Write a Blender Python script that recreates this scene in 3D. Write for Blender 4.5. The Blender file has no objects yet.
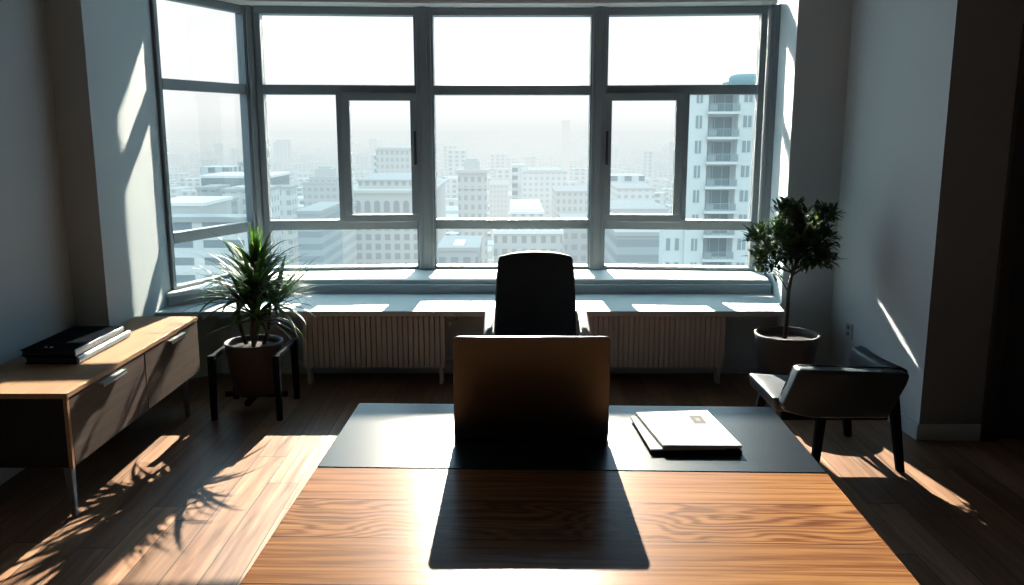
import bpy, bmesh, math, random
from mathutils import Vector, Matrix, noise
random.seed(7)
R = math.radians
scene = bpy.context.scene
COL = scene.collection

# ------------------------------------------------------------------ camera
F_PX, PITCH, EYE = 863.0, R(10.6), 1.53
CX, CY = 512.0, 292.5
cp, sp = math.cos(PITCH), math.sin(PITCH)
cam_d = bpy.data.cameras.new('camera'); cam_d.sensor_width = 36
cam_d.lens = F_PX / 1024 * 36; cam_d.clip_end = 60000; cam_d.clip_start = 0.05
cam = bpy.data.objects.new('camera', cam_d); COL.objects.link(cam)
cam.location = (0, 0, EYE); cam.rotation_euler = (R(90) - PITCH, 0, 0)
scene.camera = cam

def U(u, v, d):
    """world point seen at pixel (u, v) and standing at world depth y = d (used to measure the photo)"""
    a, b = (u - CX) / F_PX, (CY - v) / F_PX
    x, y, z = a, cp + b * sp, -sp + b * cp
    t = d / y
    return Vector((x * t, d, EYE + z * t))

# ------------------------------------------------------------------ node helpers
class NT:
    def __init__(s, name):
        s.m = bpy.data.materials.new(name); s.m.use_nodes = True
        s.t = s.m.node_tree; s.t.nodes.clear()
        s.out = s.n('ShaderNodeOutputMaterial')
    def n(s, typ, **kw):
        nd = s.t.nodes.new(typ)
        for k, v in kw.items(): setattr(nd, k, v)
        return nd
    def l(s, a, b): s.t.links.new(a, b)
    def put(s, sock, v):
        if isinstance(v, bpy.types.NodeSocket): s.l(v, sock)
        elif isinstance(v, (tuple, list)) and len(v) == 3 and sock.type == 'RGBA': sock.default_value = (*v, 1)
        else: sock.default_value = v
    def math(s, op, a, b=0.0, c=None):
        nd = s.n('ShaderNodeMath', operation=op); s.put(nd.inputs[0], a); s.put(nd.inputs[1], b)
        if c is not None: s.put(nd.inputs[2], c)
        return nd.outputs[0]
    def mix(s, f, a, b):
        nd = s.n('ShaderNodeMix', data_type='RGBA'); s.put(nd.inputs[0], f); s.put(nd.inputs[6], a); s.put(nd.inputs[7], b)
        return nd.outputs[2]
    def noise(s, vec, scale=5, detail=3, rough=.5, dist=0):
        nd = s.n('ShaderNodeTexNoise'); s.put(nd.inputs['Scale'], scale); s.put(nd.inputs['Detail'], detail)
        s.put(nd.inputs['Roughness'], rough); s.put(nd.inputs['Distortion'], dist)
        if vec is not None: s.l(vec, nd.inputs['Vector'])
        return nd
    def ramp(s, f, stops):
        nd = s.n('ShaderNodeValToRGB'); s.l(f, nd.inputs[0]); e = nd.color_ramp.elements
        while len(e) < len(stops): e.new(0.5)
        for q, (p, c) in zip(e, stops): q.position = p; q.color = (*c, 1)
        return nd.outputs[0]
    def xyz(s, v):
        nd = s.n('ShaderNodeSeparateXYZ'); s.l(v, nd.inputs[0]); return nd.outputs
    def comb(s, x, y, z):
        nd = s.n('ShaderNodeCombineXYZ')
        for i, q in enumerate((x, y, z)): s.put(nd.inputs[i], q)
        return nd.outputs[0]
    def obj(s): return s.n('ShaderNodeTexCoord').outputs['Object']
    def pos(s): return s.n('ShaderNodeNewGeometry').outputs['Position']
    def uv(s): return s.n('ShaderNodeTexCoord').outputs['UV']
    def bsdf(s, col, rough=.5, metal=0, spec=.5, bump=None, bstr=.2, bdist=.01, coat=0):
        b = s.n('ShaderNodeBsdfPrincipled'); s.put(b.inputs['Base Color'], col); s.put(b.inputs['Roughness'], rough)
        s.put(b.inputs['Metallic'], metal); s.put(b.inputs['Specular IOR Level'], spec)
        if coat: s.put(b.inputs['Coat Weight'], coat); b.inputs['Coat Roughness'].default_value = .15
        if bump is not None:
            bn = s.n('ShaderNodeBump'); bn.inputs['Strength'].default_value = bstr; bn.inputs['Distance'].default_value = bdist
            s.l(bump, bn.inputs['Height']); s.l(bn.outputs[0], b.inputs['Normal'])
        s.l(b.outputs[0], s.out.inputs[0]); return b

def m_plain(name, col, rough=.5, metal=0, spec=.5, var=.06, scale=40, bstr=.05, coat=0):
    t = NT(name); o = t.obj()
    nz = t.noise(o, scale, 4)
    c = t.mix(nz.outputs[0], tuple(x * (1 - var) for x in col), tuple(min(1, x * (1 + var)) for x in col))
    t.bsdf(c, rough, metal, spec, nz.outputs[0], bstr, .002, coat)
    return t.m

def m_wall(name, col):
    t = NT(name); p = t.pos()
    big = t.noise(p, 1.3, 2); fine = t.noise(p, 160, 3)
    c = t.mix(big.outputs[0], tuple(x * .95 for x in col), tuple(x * 1.04 for x in col))
    t.bsdf(c, .75, 0, .25, fine.outputs[0], .06, .002)
    return t.m

def m_floor():
    t = NT('wood_floor'); p = t.pos(); X, Y, Z = t.xyz(p)
    W, L = .135, 1.5
    row = t.math('FLOOR', t.math('DIVIDE', X, W))
    wn = t.n('ShaderNodeTexWhiteNoise', noise_dimensions='1D'); t.l(row, wn.inputs['W'])
    yo = t.math('ADD', t.math('DIVIDE', Y, L), t.math('MULTIPLY', wn.outputs[0], 7.3))
    col_i = t.math('FLOOR', yo)
    wn2 = t.n('ShaderNodeTexWhiteNoise', noise_dimensions='2D'); t.l(t.comb(row, col_i, 0), wn2.inputs['Vector'])
    fx = t.math('FRACT', t.math('DIVIDE', X, W)); fy = t.math('FRACT', yo)
    gx = t.math('LESS_THAN', t.math('ABSOLUTE', t.math('SUBTRACT', fx, .5)), .487)
    gy = t.math('LESS_THAN', t.math('ABSOLUTE', t.math('SUBTRACT', fy, .5)), .4985)
    g = t.math('MULTIPLY', gx, gy)
    gv = t.comb(t.math('MULTIPLY', X, 26), t.math('ADD', t.math('MULTIPLY', Y, 1.7), t.math('MULTIPLY', wn2.outputs[0], 40)), row)
    gr = t.noise(gv, 1.0, 6, .62, .6)
    base = t.ramp(gr.outputs[0], [(.3, (.135, .068, .037)), (.5, (.26, .142, .08)), (.72, (.38, .225, .13))])
    tone = t.math('ADD', .62, t.math('MULTIPLY', wn2.outputs[0], .6))
    hv = t.n('ShaderNodeHueSaturation'); t.l(base, hv.inputs['Color']); t.l(tone, hv.inputs['Value'])
    c = t.mix(g, (.012, .007, .005), hv.outputs[0])
    h = t.math('ADD', t.math('MULTIPLY', gr.outputs[0], .25), g)
    rg = t.math('ADD', .27, t.math('MULTIPLY', gr.outputs[0], .2))
    t.bsdf(c, rg, 0, .42, h, .10, .002)
    return t.m

def m_desk():
    t = NT('walnut_planks'); o = t.obj(); X, Y, Z = t.xyz(o)
    W = .178
    q = t.math('DIVIDE', t.math('ADD', Y, .49), W); row = t.math('FLOOR', q); fy = t.math('FRACT', q)
    wn = t.n('ShaderNodeTexWhiteNoise', noise_dimensions='1D'); t.l(t.math('ADD', row, 3.7), wn.inputs['W'])
    off = t.math('MULTIPLY', wn.outputs[0], 23.0)
    # cathedral figure: every second plank is wilder
    wild = t.math('ADD', .05, t.math('MULTIPLY', t.math('PINGPONG', t.math('ADD', row, 1.0), 1.0), .7))
    big = t.noise(t.comb(t.math('ADD', t.math('MULTIPLY', X, 2.6), off), t.math('MULTIPLY', Y, 5.0), off), 1, 2, .45, .2)
    ph = t.math('ADD', t.math('MULTIPLY', Y, 210), t.math('MULTIPLY', t.math('MULTIPLY', big.outputs[0], 110), wild))
    jit = t.noise(t.comb(t.math('ADD', t.math('MULTIPLY', X, .7), off), t.math('MULTIPLY', Y, 16), off), 1, 3, .6, .2)
    ph = t.math('ADD', ph, t.math('MULTIPLY', jit.outputs[0], 34))
    ring = t.math('ADD', .5, t.math('MULTIPLY', t.math('SINE', ph), .5))
    ring = t.math('POWER', ring, 1.6)
    fine = t.noise(t.comb(t.math('ADD', t.math('MULTIPLY', X, 5), off), t.math('MULTIPLY', Y, 130), off), 1, 4, .6, .3)
    f = t.math('ADD', t.math('MULTIPLY', ring, t.math('ADD', .13, t.math('MULTIPLY', wild, .14))), t.math('MULTIPLY', t.math('ADD', t.math('MULTIPLY', fine.outputs[0], .62), t.math('MULTIPLY', jit.outputs[0], .38)), .8))
    base = t.ramp(f, [(.28, (.29, .145, .060)), (.42, (.22, .103, .042)), (.54, (.155, .068, .027)), (.72, (.085, .034, .014))])
    tone = t.math('ADD', .72, t.math('MULTIPLY', wn.outputs[0], .52))
    hv = t.n('ShaderNodeHueSaturation'); t.l(base, hv.inputs['Color']); t.l(tone, hv.inputs['Value'])
    gap = t.math('LESS_THAN', t.math('ABSOLUTE', t.math('SUBTRACT', fy, .5)), .491)
    c = t.mix(gap, (.05, .02, .01), hv.outputs[0])
    t.bsdf(c, t.math('ADD', .19, t.math('MULTIPLY', fine.outputs[0], .12)), 0, .06, fine.outputs[0], .08, .002)
    return t.m

def m_wood(name, a, b, axis=1, rough=.45, freq=40, spec=.25):
    t = NT(name); p = t.obj(); X, Y, Z = t.xyz(p)
    s = [freq, freq, freq]; s[axis] = freq / 18
    v = t.comb(*[t.math('MULTIPLY', q, k) for q, k in zip((X, Y, Z), s)])
    gr = t.noise(v, 1, 5, .6, .5)
    c = t.ramp(gr.outputs[0], [(.3, a), (.7, b)])
    t.bsdf(c, rough, 0, spec, gr.outputs[0], .08, .002)
    return t.m

def m_leather(name, col, rough=.38, spec=.5):
    t = NT(name); o = t.obj()
    v = t.n('ShaderNodeTexVoronoi'); v.inputs['Scale'].default_value = 320; t.l(o, v.inputs['Vector'])
    nz = t.noise(o, 6, 3)
    c = t.mix(nz.outputs[0], tuple(x * .85 for x in col), tuple(x * 1.15 for x in col))
    t.bsdf(c, rough, 0, spec, v.outputs[0], .12, .001)
    return t.m

def m_leaf(name, a, b, tf, tcol):
    t = NT(name); o = t.obj()
    nz = t.noise(o, 14, 2)
    c = t.mix(nz.outputs[0], a, b)
    p = t.bsdf(c, .5, 0, .22)
    tr = t.n('ShaderNodeBsdfTranslucent'); t.put(tr.inputs[0], tcol)
    mx = t.n('ShaderNodeMixShader'); mx.inputs[0].default_value = tf
    t.l(p.outputs[0], mx.inputs[1]); t.l(tr.outputs[0], mx.inputs[2]); t.l(mx.outputs[0], t.out.inputs[0])
    return t.m

def m_glass():
    t = NT('window_glass')
    a = t.n('ShaderNodeBsdfTransparent'); a.inputs[0].default_value = (.965, .975, .975, 1)
    g = t.n('ShaderNodeBsdfGlossy'); g.inputs['Roughness'].default_value = .02
    lw = t.n('ShaderNodeLayerWeight'); lw.inputs[0].default_value = .25
    f = t.math('MULTIPLY', lw.outputs['Fresnel'], .12)
    mx = t.n('ShaderNodeMixShader'); t.l(f, mx.inputs[0]); t.l(a.outputs[0], mx.inputs[1]); t.l(g.outputs[0], mx.inputs[2])
    t.l(mx.outputs[0], t.out.inputs[0]); return t.m

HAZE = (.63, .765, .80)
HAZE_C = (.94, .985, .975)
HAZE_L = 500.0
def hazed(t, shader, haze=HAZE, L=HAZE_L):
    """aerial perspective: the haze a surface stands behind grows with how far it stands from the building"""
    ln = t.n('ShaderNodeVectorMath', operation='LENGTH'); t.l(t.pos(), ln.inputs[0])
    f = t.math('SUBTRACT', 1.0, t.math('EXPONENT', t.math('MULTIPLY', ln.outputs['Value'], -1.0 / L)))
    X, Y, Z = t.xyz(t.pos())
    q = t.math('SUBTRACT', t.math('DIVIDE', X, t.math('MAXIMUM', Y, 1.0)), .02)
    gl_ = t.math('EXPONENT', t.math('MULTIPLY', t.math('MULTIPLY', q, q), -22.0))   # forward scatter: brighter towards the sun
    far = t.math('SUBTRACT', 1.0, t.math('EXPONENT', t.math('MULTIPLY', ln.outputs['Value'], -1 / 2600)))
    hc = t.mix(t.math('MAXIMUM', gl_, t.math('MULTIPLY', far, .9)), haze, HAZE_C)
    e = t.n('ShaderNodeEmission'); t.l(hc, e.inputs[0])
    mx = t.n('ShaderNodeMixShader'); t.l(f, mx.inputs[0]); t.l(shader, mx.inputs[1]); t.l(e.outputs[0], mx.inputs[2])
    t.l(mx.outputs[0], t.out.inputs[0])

def m_city(name, wall, win=None, pu=3.0, pv=3.2, wu=.55, wv=.55, noise_amt=.12, L=None):
    t = NT(name)
    wall = tuple(x * .78 for x in wall); win = tuple(x * .55 for x in win) if win else None
    nz = t.noise(t.pos(), .12, 4)
    c = t.mix(nz.outputs[0], tuple(x * (1 - noise_amt) for x in wall), tuple(min(1, x * (1 + noise_amt)) for x in wall))
    if win:
        X, Y, Z = t.xyz(t.uv())
        mu = t.math('LESS_THAN', t.math('FRACT', t.math('DIVIDE', X, pu)), wu)
        mv = t.math('LESS_THAN', t.math('FRACT', t.math('DIVIDE', Y, pv)), wv)
        N = t.xyz(t.n('ShaderNodeNewGeometry').outputs['Normal'])
        vert = t.math('LESS_THAN', t.math('ABSOLUTE', N[2]), .5)
        c = t.mix(t.math('MULTIPLY', t.math('MULTIPLY', mu, mv), vert), c, win)
    b = t.bsdf(c, .8, 0, .2)
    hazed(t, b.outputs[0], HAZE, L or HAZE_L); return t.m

# ------------------------------------------------------------------ mesh helper
def world_off(parent):
    v = Vector((0, 0, 0))
    while parent is not None:
        v += parent.location; parent = parent.parent
    return v

class MB:
    def __init__(s): s.bm = bmesh.new()
    def pts(s, vs, faces, M=None):
        if M is not None: vs = [M @ Vector(v) for v in vs]
        bv = [s.bm.verts.new(v) for v in vs]
        for f in faces:
            try: s.bm.faces.new([bv[i] for i in f])
            except ValueError: pass
        return s
    def box(s, x0, x1, y0, y1, z0, z1, M=None):
        return s.pts([(x0, y0, z0), (x1, y0, z0), (x1, y1, z0), (x0, y1, z0), (x0, y0, z1), (x1, y0, z1), (x1, y1, z1), (x0, y1, z1)],
                     [(3, 2, 1, 0), (4, 5, 6, 7), (0, 1, 5, 4), (1, 2, 6, 5), (2, 3, 7, 6), (3, 0, 4, 7)], M)
    def frustum(s, a, b, wa, wb, M=None):
        """tapered bar from point a to point b with square half-widths wa=(hx,hy), wb"""
        vs = []
        for p, w in ((a, wa), (b, wb)):
            for sx, sy in ((-1, -1), (1, -1), (1, 1), (-1, 1)): vs.append((p[0] + sx * w[0], p[1] + sy * w[1], p[2]))
        return s.pts(vs, [(3, 2, 1, 0), (4, 5, 6, 7), (0, 1, 5, 4), (1, 2, 6, 5), (2, 3, 7, 6), (3, 0, 4, 7)], M)
    def prism(s, poly, z0, z1, M=None):
        n = len(poly)
        vs = [(p[0], p[1], z0) for p in poly] + [(p[0], p[1], z1) for p in poly]
        fs = [tuple(range(n - 1, -1, -1)), tuple(range(n, 2 * n))] + [(i, (i + 1) % n, n + (i + 1) % n, n + i) for i in range(n)]
        return s.pts(vs, fs, M)
    def lathe(s, prof, c=(0, 0, 0), seg=40, cap0=True, cap1=True):
        vs, fs = [], []
        for r, z in prof:
            for k in range(seg):
                a = 2 * math.pi * k / seg; vs.append((c[0] + r * math.cos(a), c[1] + r * math.sin(a), c[2] + z))
        for i in range(len(prof) - 1):
            for k in range(seg):
                k2 = (k + 1) % seg
                fs.append((i * seg + k, i * seg + k2, (i + 1) * seg + k2, (i + 1) * seg + k))
        if cap0: fs.append(tuple(range(seg - 1, -1, -1)))
        if cap1: fs.append(tuple((len(prof) - 1) * seg + k for k in range(seg)))
        return s.pts(vs, fs)
    def tube(s, path, rad, seg=10):
        path = [Vector(p) for p in path]
        if not isinstance(rad, (list, tuple)): rad = [rad] * len(path)
        vs, fs = [], []
        ref = Vector((0, 0, 1))
        if abs((path[-1] - path[0]).normalized().z) > .9: ref = Vector((1, 0, 0))
        for i, p in enumerate(path):
            d = (path[min(i + 1, len(path) - 1)] - path[max(i - 1, 0)]).normalized()
            a = d.cross(ref).normalized(); b = d.cross(a).normalized()
            for k in range(seg):
                w = 2 * math.pi * k / seg; vs.append(p + (a * math.cos(w) + b * math.sin(w)) * rad[i])
        for i in range(len(path) - 1):
            for k in range(seg):
                k2 = (k + 1) % seg
                fs.append((i * seg + k, i * seg + k2, (i + 1) * seg + k2, (i + 1) * seg + k))
        fs.append(tuple(range(seg - 1, -1, -1))); fs.append(tuple((len(path) - 1) * seg + k for k in range(seg)))
        return s.pts(vs, fs)
    def rslab(s, w, h, t, r, M=None, seg=6):
        """rounded-corner slab centred on 0,0 in x,y; z 0..t"""
        return s.prism(rrect(w, h, r, seg), 0, t, M)
    def build(s, name, mat, parent=None, bevel=0, bseg=2, smooth=False, local=False, subsurf=0, kind=None):
        bmesh.ops.recalc_face_normals(s.bm, faces=s.bm.faces)
        uvl = s.bm.loops.layers.uv.new('UVMap')
        for f in s.bm.faces:
            n = f.normal
            for lp in f.loops:
                c = lp.vert.co
                if abs(n.z) > .7: lp[uvl].uv = (c.x, c.y)
                else:
                    q = Vector((-n.y, n.x, 0)); q = q.normalized() if q.length > 1e-6 else Vector((1, 0, 0))
                    lp[uvl].uv = (c.dot(q), c.z)
        me = bpy.data.meshes.new(name)
        if parent is not None and not local:
            o = world_off(parent)
            bmesh.ops.translate(s.bm, verts=s.bm.verts, vec=-o)
        s.bm.to_mesh(me); s.bm.free()
        me.materials.append(mat)
        if smooth:
            for p in me.polygons: p.use_smooth = True
        ob = bpy.data.objects.new(name, me); COL.objects.link(ob)
        if parent is not None: ob.parent = parent
        if bevel:
            b = ob.modifiers.new('bevel', 'BEVEL'); b.width = bevel; b.segments = bseg; b.limit_method = 'ANGLE'; b.angle_limit = R(35)
            b.harden_normals = False
        if subsurf:
            ss = ob.modifiers.new('subd', 'SUBSURF'); ss.levels = ss.render_levels = subsurf
        if kind: ob['kind'] = kind
        return ob

def rrect(w, h, r, seg=6):
    pts = []
    for cx, cy, a0 in ((w / 2 - r, h / 2 - r, 0), (-w / 2 + r, h / 2 - r, 90), (-w / 2 + r, -h / 2 + r, 180), (w / 2 - r, -h / 2 + r, 270)):
        for k in range(seg + 1):
            a = R(a0 + 90 * k / seg); pts.append((cx + r * math.cos(a), cy + r * math.sin(a)))
    return pts

def thing(name, label, cat, loc=(0, 0, 0), rz=0, group=None):
    o = bpy.data.objects.new(name, None); COL.objects.link(o)
    o.empty_display_size = .1
    o.location = loc; o.rotation_euler = (0, 0, rz); o['label'] = label; o['category'] = cat
    if group: o['group'] = group
    return o
def tag(o, label, cat, group=None, kind=None):
    o['label'] = label; o['category'] = cat
    if group: o['group'] = group
    if kind: o['kind'] = kind
    return o
def copy_part(o, parent, loc=None):
    c = o.copy(); COL.objects.link(c); c.parent = parent
    if loc is not None: c.location = loc
    for ch in o.children: copy_part(ch, c)
    return c

# ------------------------------------------------------------------ materials
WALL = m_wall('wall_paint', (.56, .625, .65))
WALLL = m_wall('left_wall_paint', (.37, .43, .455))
SHADE = m_wall('shaded_wall_paint', (.22, .25, .29))
DIM = m_wall('dark_wall_paint', (.06, .065, .07))
CEIL = m_wall('ceiling_paint', (.22, .23, .235))
WHITE = m_plain('white_sill_paint', (.72, .73, .72), .45, 0, .4, .03, 20)
BENCHM = m_plain('ledge_paint', (.50, .54, .55), .5, 0, .4, .04, 20)
FRAME = m_plain('grey_aluminium', (.20, .225, .235), .42, .25, .5, .05, 30)
FRAME2 = m_plain('grey_aluminium_casement', (.20, .225, .235), .4, .25, .5, .05, 30)
GLASS = m_glass()
FLOOR = m_floor()
DESK = m_desk()
DESKEDGE = m_wood('walnut_edge', (.12, .045, .02), (.22, .09, .04), 0, .4)
PAD = m_leather('black_desk_leather', (.008, .012, .017), .27, .2)
LAPTOP = m_plain('graphite_metal', (.115, .105, .102), .26, .95, .5, .03, 60, .02)
BLACKP = m_plain('black_plastic', (.01, .011, .013), .4, 0, .5, .1, 60)
SPINE = m_plain('dull_silver_spine', (.20, .23, .25), .42, .6, .4, .04, 50)
SCREEN = m_plain('dark_screen', (.004, .005, .007), .12, 0, .5)
CHAIRF = m_leather('navy_chair_fabric', (.014, .024, .036), .6, .2)
GREYP = m_plain('pale_armrest_plastic', (.42, .45, .45), .45)
METAL = m_plain('brushed_metal', (.62, .63, .63), .38, .7, .5, .04, 50)
OAK = m_wood('oak_veneer', (.25, .137, .066), (.33, .195, .10), 1, .5, 36)
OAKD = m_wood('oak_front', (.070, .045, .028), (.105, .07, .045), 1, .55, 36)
DARKP = m_plain('dark_side_panel', (.010, .0095, .010), .6, 0, .2)
STEELLEG = m_plain('steel_leg', (.22, .25, .28), .35, .8)
POTT = m_plain('terracotta_brown_pot', (.045, .030, .025), .6, 0, .3, .15, 12)
POTG = m_plain('grey_brown_pot', (.06, .048, .043), .65, 0, .3, .12, 12)
SOIL = m_plain('soil', (.02, .014, .01), .9, 0, .1, .5, 60, .6)
STANDW = m_wood('black_stained_wood', (.004, .0045, .006), (.008, .008, .010), 2, .75, 40, .03)
LEAFD = m_leaf('dracaena_leaf', (.010, .022, .007), (.032, .062, .014), .3, (.12, .24, .03))
LEAFT = m_leaf('tree_leaf', (.012, .022, .007), (.030, .046, .014), .2, (.09, .14, .03))
BARK = m_plain('bark', (.055, .042, .033), .8, 0, .2, .3, 60, .3)
RADM = m_plain('radiator_enamel', (.62, .60, .58), .5, 0, .4, .04, 20)
LEATH = m_leather('slate_lounge_leather', (.024, .033, .042), .38, .45)
PIPING = m_leather('black_piping', (.008, .009, .010), .4)
PAPER = m_plain('white_paper', (.62, .62, .61), .8, 0, .05, .02, 30)
PAPER2 = m_plain('offwhite_paper', (.50, .50, .49), .8, 0, .05, .04, 30)
PRINT = m_plain('grey_print', (.13, .135, .135), .8, 0, .05)
PRINTL = m_plain('light_print', (.24, .24, .24), .8, 0, .05)
BINDER = m_leather('black_binder_cover', (.008, .009, .010), .7, .0)
DOORM = m_plain('dark_door_paint', (.035, .037, .042), .5)
OUTLET = m_plain('outlet_plastic', (.42, .44, .45), .4)

def structure(name, mb, mat, parent=None, **kw):
    o = mb.build(name, mat, parent, **kw)
    if parent is None: o['kind'] = 'structure'
    return o

# ------------------------------------------------------------------ room shell
CEIL_Z = 3.15
HEAD = 2.385
YB = -1.9
fl = MB(); fl.box(-2.7, 3.8, YB - .1, 6.3, -.12, 0)
structure('floor', fl, FLOOR)
c = MB(); c.box(-2.7, 3.8, YB - .1, 6.35, CEIL_Z, CEIL_Z + .15)
structure('ceiling', c, CEIL)

F = Vector((-2.096, 5.31)); A = Vector((-1.80, 6.05)); B = Vector((-.606, 6.15)); C_ = Vector((.599, 6.15)); D = Vector((1.775, 6.05))
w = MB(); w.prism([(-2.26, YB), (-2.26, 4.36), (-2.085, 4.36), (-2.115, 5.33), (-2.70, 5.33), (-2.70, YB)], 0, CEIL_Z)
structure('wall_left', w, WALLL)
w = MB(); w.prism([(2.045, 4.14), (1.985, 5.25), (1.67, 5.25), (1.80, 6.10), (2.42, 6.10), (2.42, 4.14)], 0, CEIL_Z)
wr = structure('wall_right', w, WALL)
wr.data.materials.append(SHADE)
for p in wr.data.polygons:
    if p.normal.y < -.9 and p.center.y < 4.3: p.material_index = 1  # darker copy of the wall paint, this face's shade put into the colour
w = MB(); w.box(-2.7, 3.8, YB - .1, YB, 0, CEIL_Z); structure('wall_back', w, DIM)
w = MB(); w.box(3.6, 3.8, YB, 4.14, 0, CEIL_Z); structure('wall_side', w, DIM)
# wall with the dark door, facing the desk
DX0, DX1, DH = 2.352, 3.30, 2.02
w = MB(); w.box(2.42, DX1 + .07, 4.19, 4.34, 0, CEIL_Z); w.box(DX1 + .07, 3.8, 4.14, 4.34, 0, CEIL_Z); w.box(2.42, DX1 + .07, 4.14, 4.19, DH, CEIL_Z)
structure('wall_door_side', w, WALL)
d = MB(); d.box(DX0 + .07, DX1, 4.135, 4.185, .005, DH - .06)
door = structure('door_1', d, DOORM, bevel=.003)
d = MB(); d.box(DX0, DX0 + .068, 4.11, 4.138, 0, DH); d.box(DX1, DX1 + .068, 4.11, 4.138, 0, DH); d.box(DX0 + .068, DX1, 4.11, 4.134, DH - .058, DH)
d.build('door_casing', DOORM, door, bevel=.004)
d = MB(); d.tube([(3.22, 4.135, 1.0), (3.22, 4.08, 1.0), (3.10, 4.075, 1.0)], .011); d.build('door_handle', METAL, door, smooth=True)

# wall below the window, ledge, sill
SILL, BENCH = .560, .475
lower = [(-2.13, 5.14), (-1.86, 5.36), (1.72, 5.36), (1.79, 6.22), (.60, 6.30), (-.61, 6.30), (-1.83, 6.20), (-2.13, 5.40)]
w = MB(); w.prism(lower, 0, BENCH - .035); structure('wall_front', w, WALL)
ben = [(-2.104, 4.97), (-1.80, 5.03), (1.625, 5.03), (1.655, 5.245), (1.675, 5.26), (1.73, 5.7), (-1.75, 5.7), (-2.11, 5.2)]
w = MB(); w.prism(ben, BENCH - .034, BENCH); structure('trim_1', w, BENCHM, bevel=.004)
ris = [(-2.10, 5.18), (-1.90, 5.36), (-1.72, 5.60), (1.71, 5.60), (1.78, 6.22), (.60, 6.28), (-.61, 6.28), (-1.83, 6.18), (-2.10, 5.36)]
w = MB(); w.prism(ris, BENCH + .001, SILL - .0255); structure('trim_2', w, BENCHM)
sil = [(-2.10, 5.15), (-1.88, 5.36), (-1.70, 5.64), (1.705, 5.64), (1.785, 6.22), (.60, 6.30), (-.61, 6.30), (-1.83, 6.20), (-2.10, 5.36)]
w = MB(); w.prism(sil, SILL - .025, SILL); structure('trim_3', w, WHITE, bevel=.004)
# head trim above the windows
hd = [(-2.10, 5.20), (-1.70, 5.80), (-.60, 5.90), (.60, 5.90), (1.715, 5.80), (1.80, 6.22), (.60, 6.32), (-.61, 6.32), (-1.86, 6.22), (-2.13, 5.40)]
w = MB(); w.prism(hd, 2.352, HEAD); structure('trim_4', w, WHITE)
# left facet is closed above the lintel, the other three have added, unseen high lights up to the ceiling
w = MB(); w.prism([(-2.10, 5.27), (-1.80, 6.0), (-1.86, 6.22), (-2.13, 5.42)], HEAD + .001, CEIL_Z); structure('wall_above_window', w, WALL)

# baseboards
def baseboard(name, pts, off=.014, h=.085):
    b = MB()
    for (x0, y0), (x1, y1) in zip(pts, pts[1:]):
        dv = Vector((x1 - x0, y1 - y0)); L = dv.length; a = math.atan2(dv.y, dv.x)
        M = Matrix.Translation((x0, y0, 0)) @ Matrix.Rotation(a, 4, 'Z')
        b.box(0, L, 0.0005, off, 0, h, M)
    structure(name, b, WALL, bevel=.003)
baseboard('baseboard_right', [(2.352, 4.14), (2.045, 4.14), (1.985, 5.25), (1.72, 5.25)][::-1] and [(1.985, 5.25), (2.045, 4.14)][::-1] if False else [(2.045, 4.14), (1.985, 5.25)])
b = MB(); b.box(2.03, DX0, 4.126, 4.1395, 0, .085); structure('baseboard_door_side', b, WALL, bevel=.003)
b = MB(); b.box(-1.86, 1.67, 5.345, 5.3595, 0, .085); structure('baseboard_front', b, WALL, bevel=.003)
b = MB(); b.box(-2.2595, -2.245, YB + .01, 4.35, 0, .085); structure('baseboard_left', b, WALL, bevel=.003)

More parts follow.
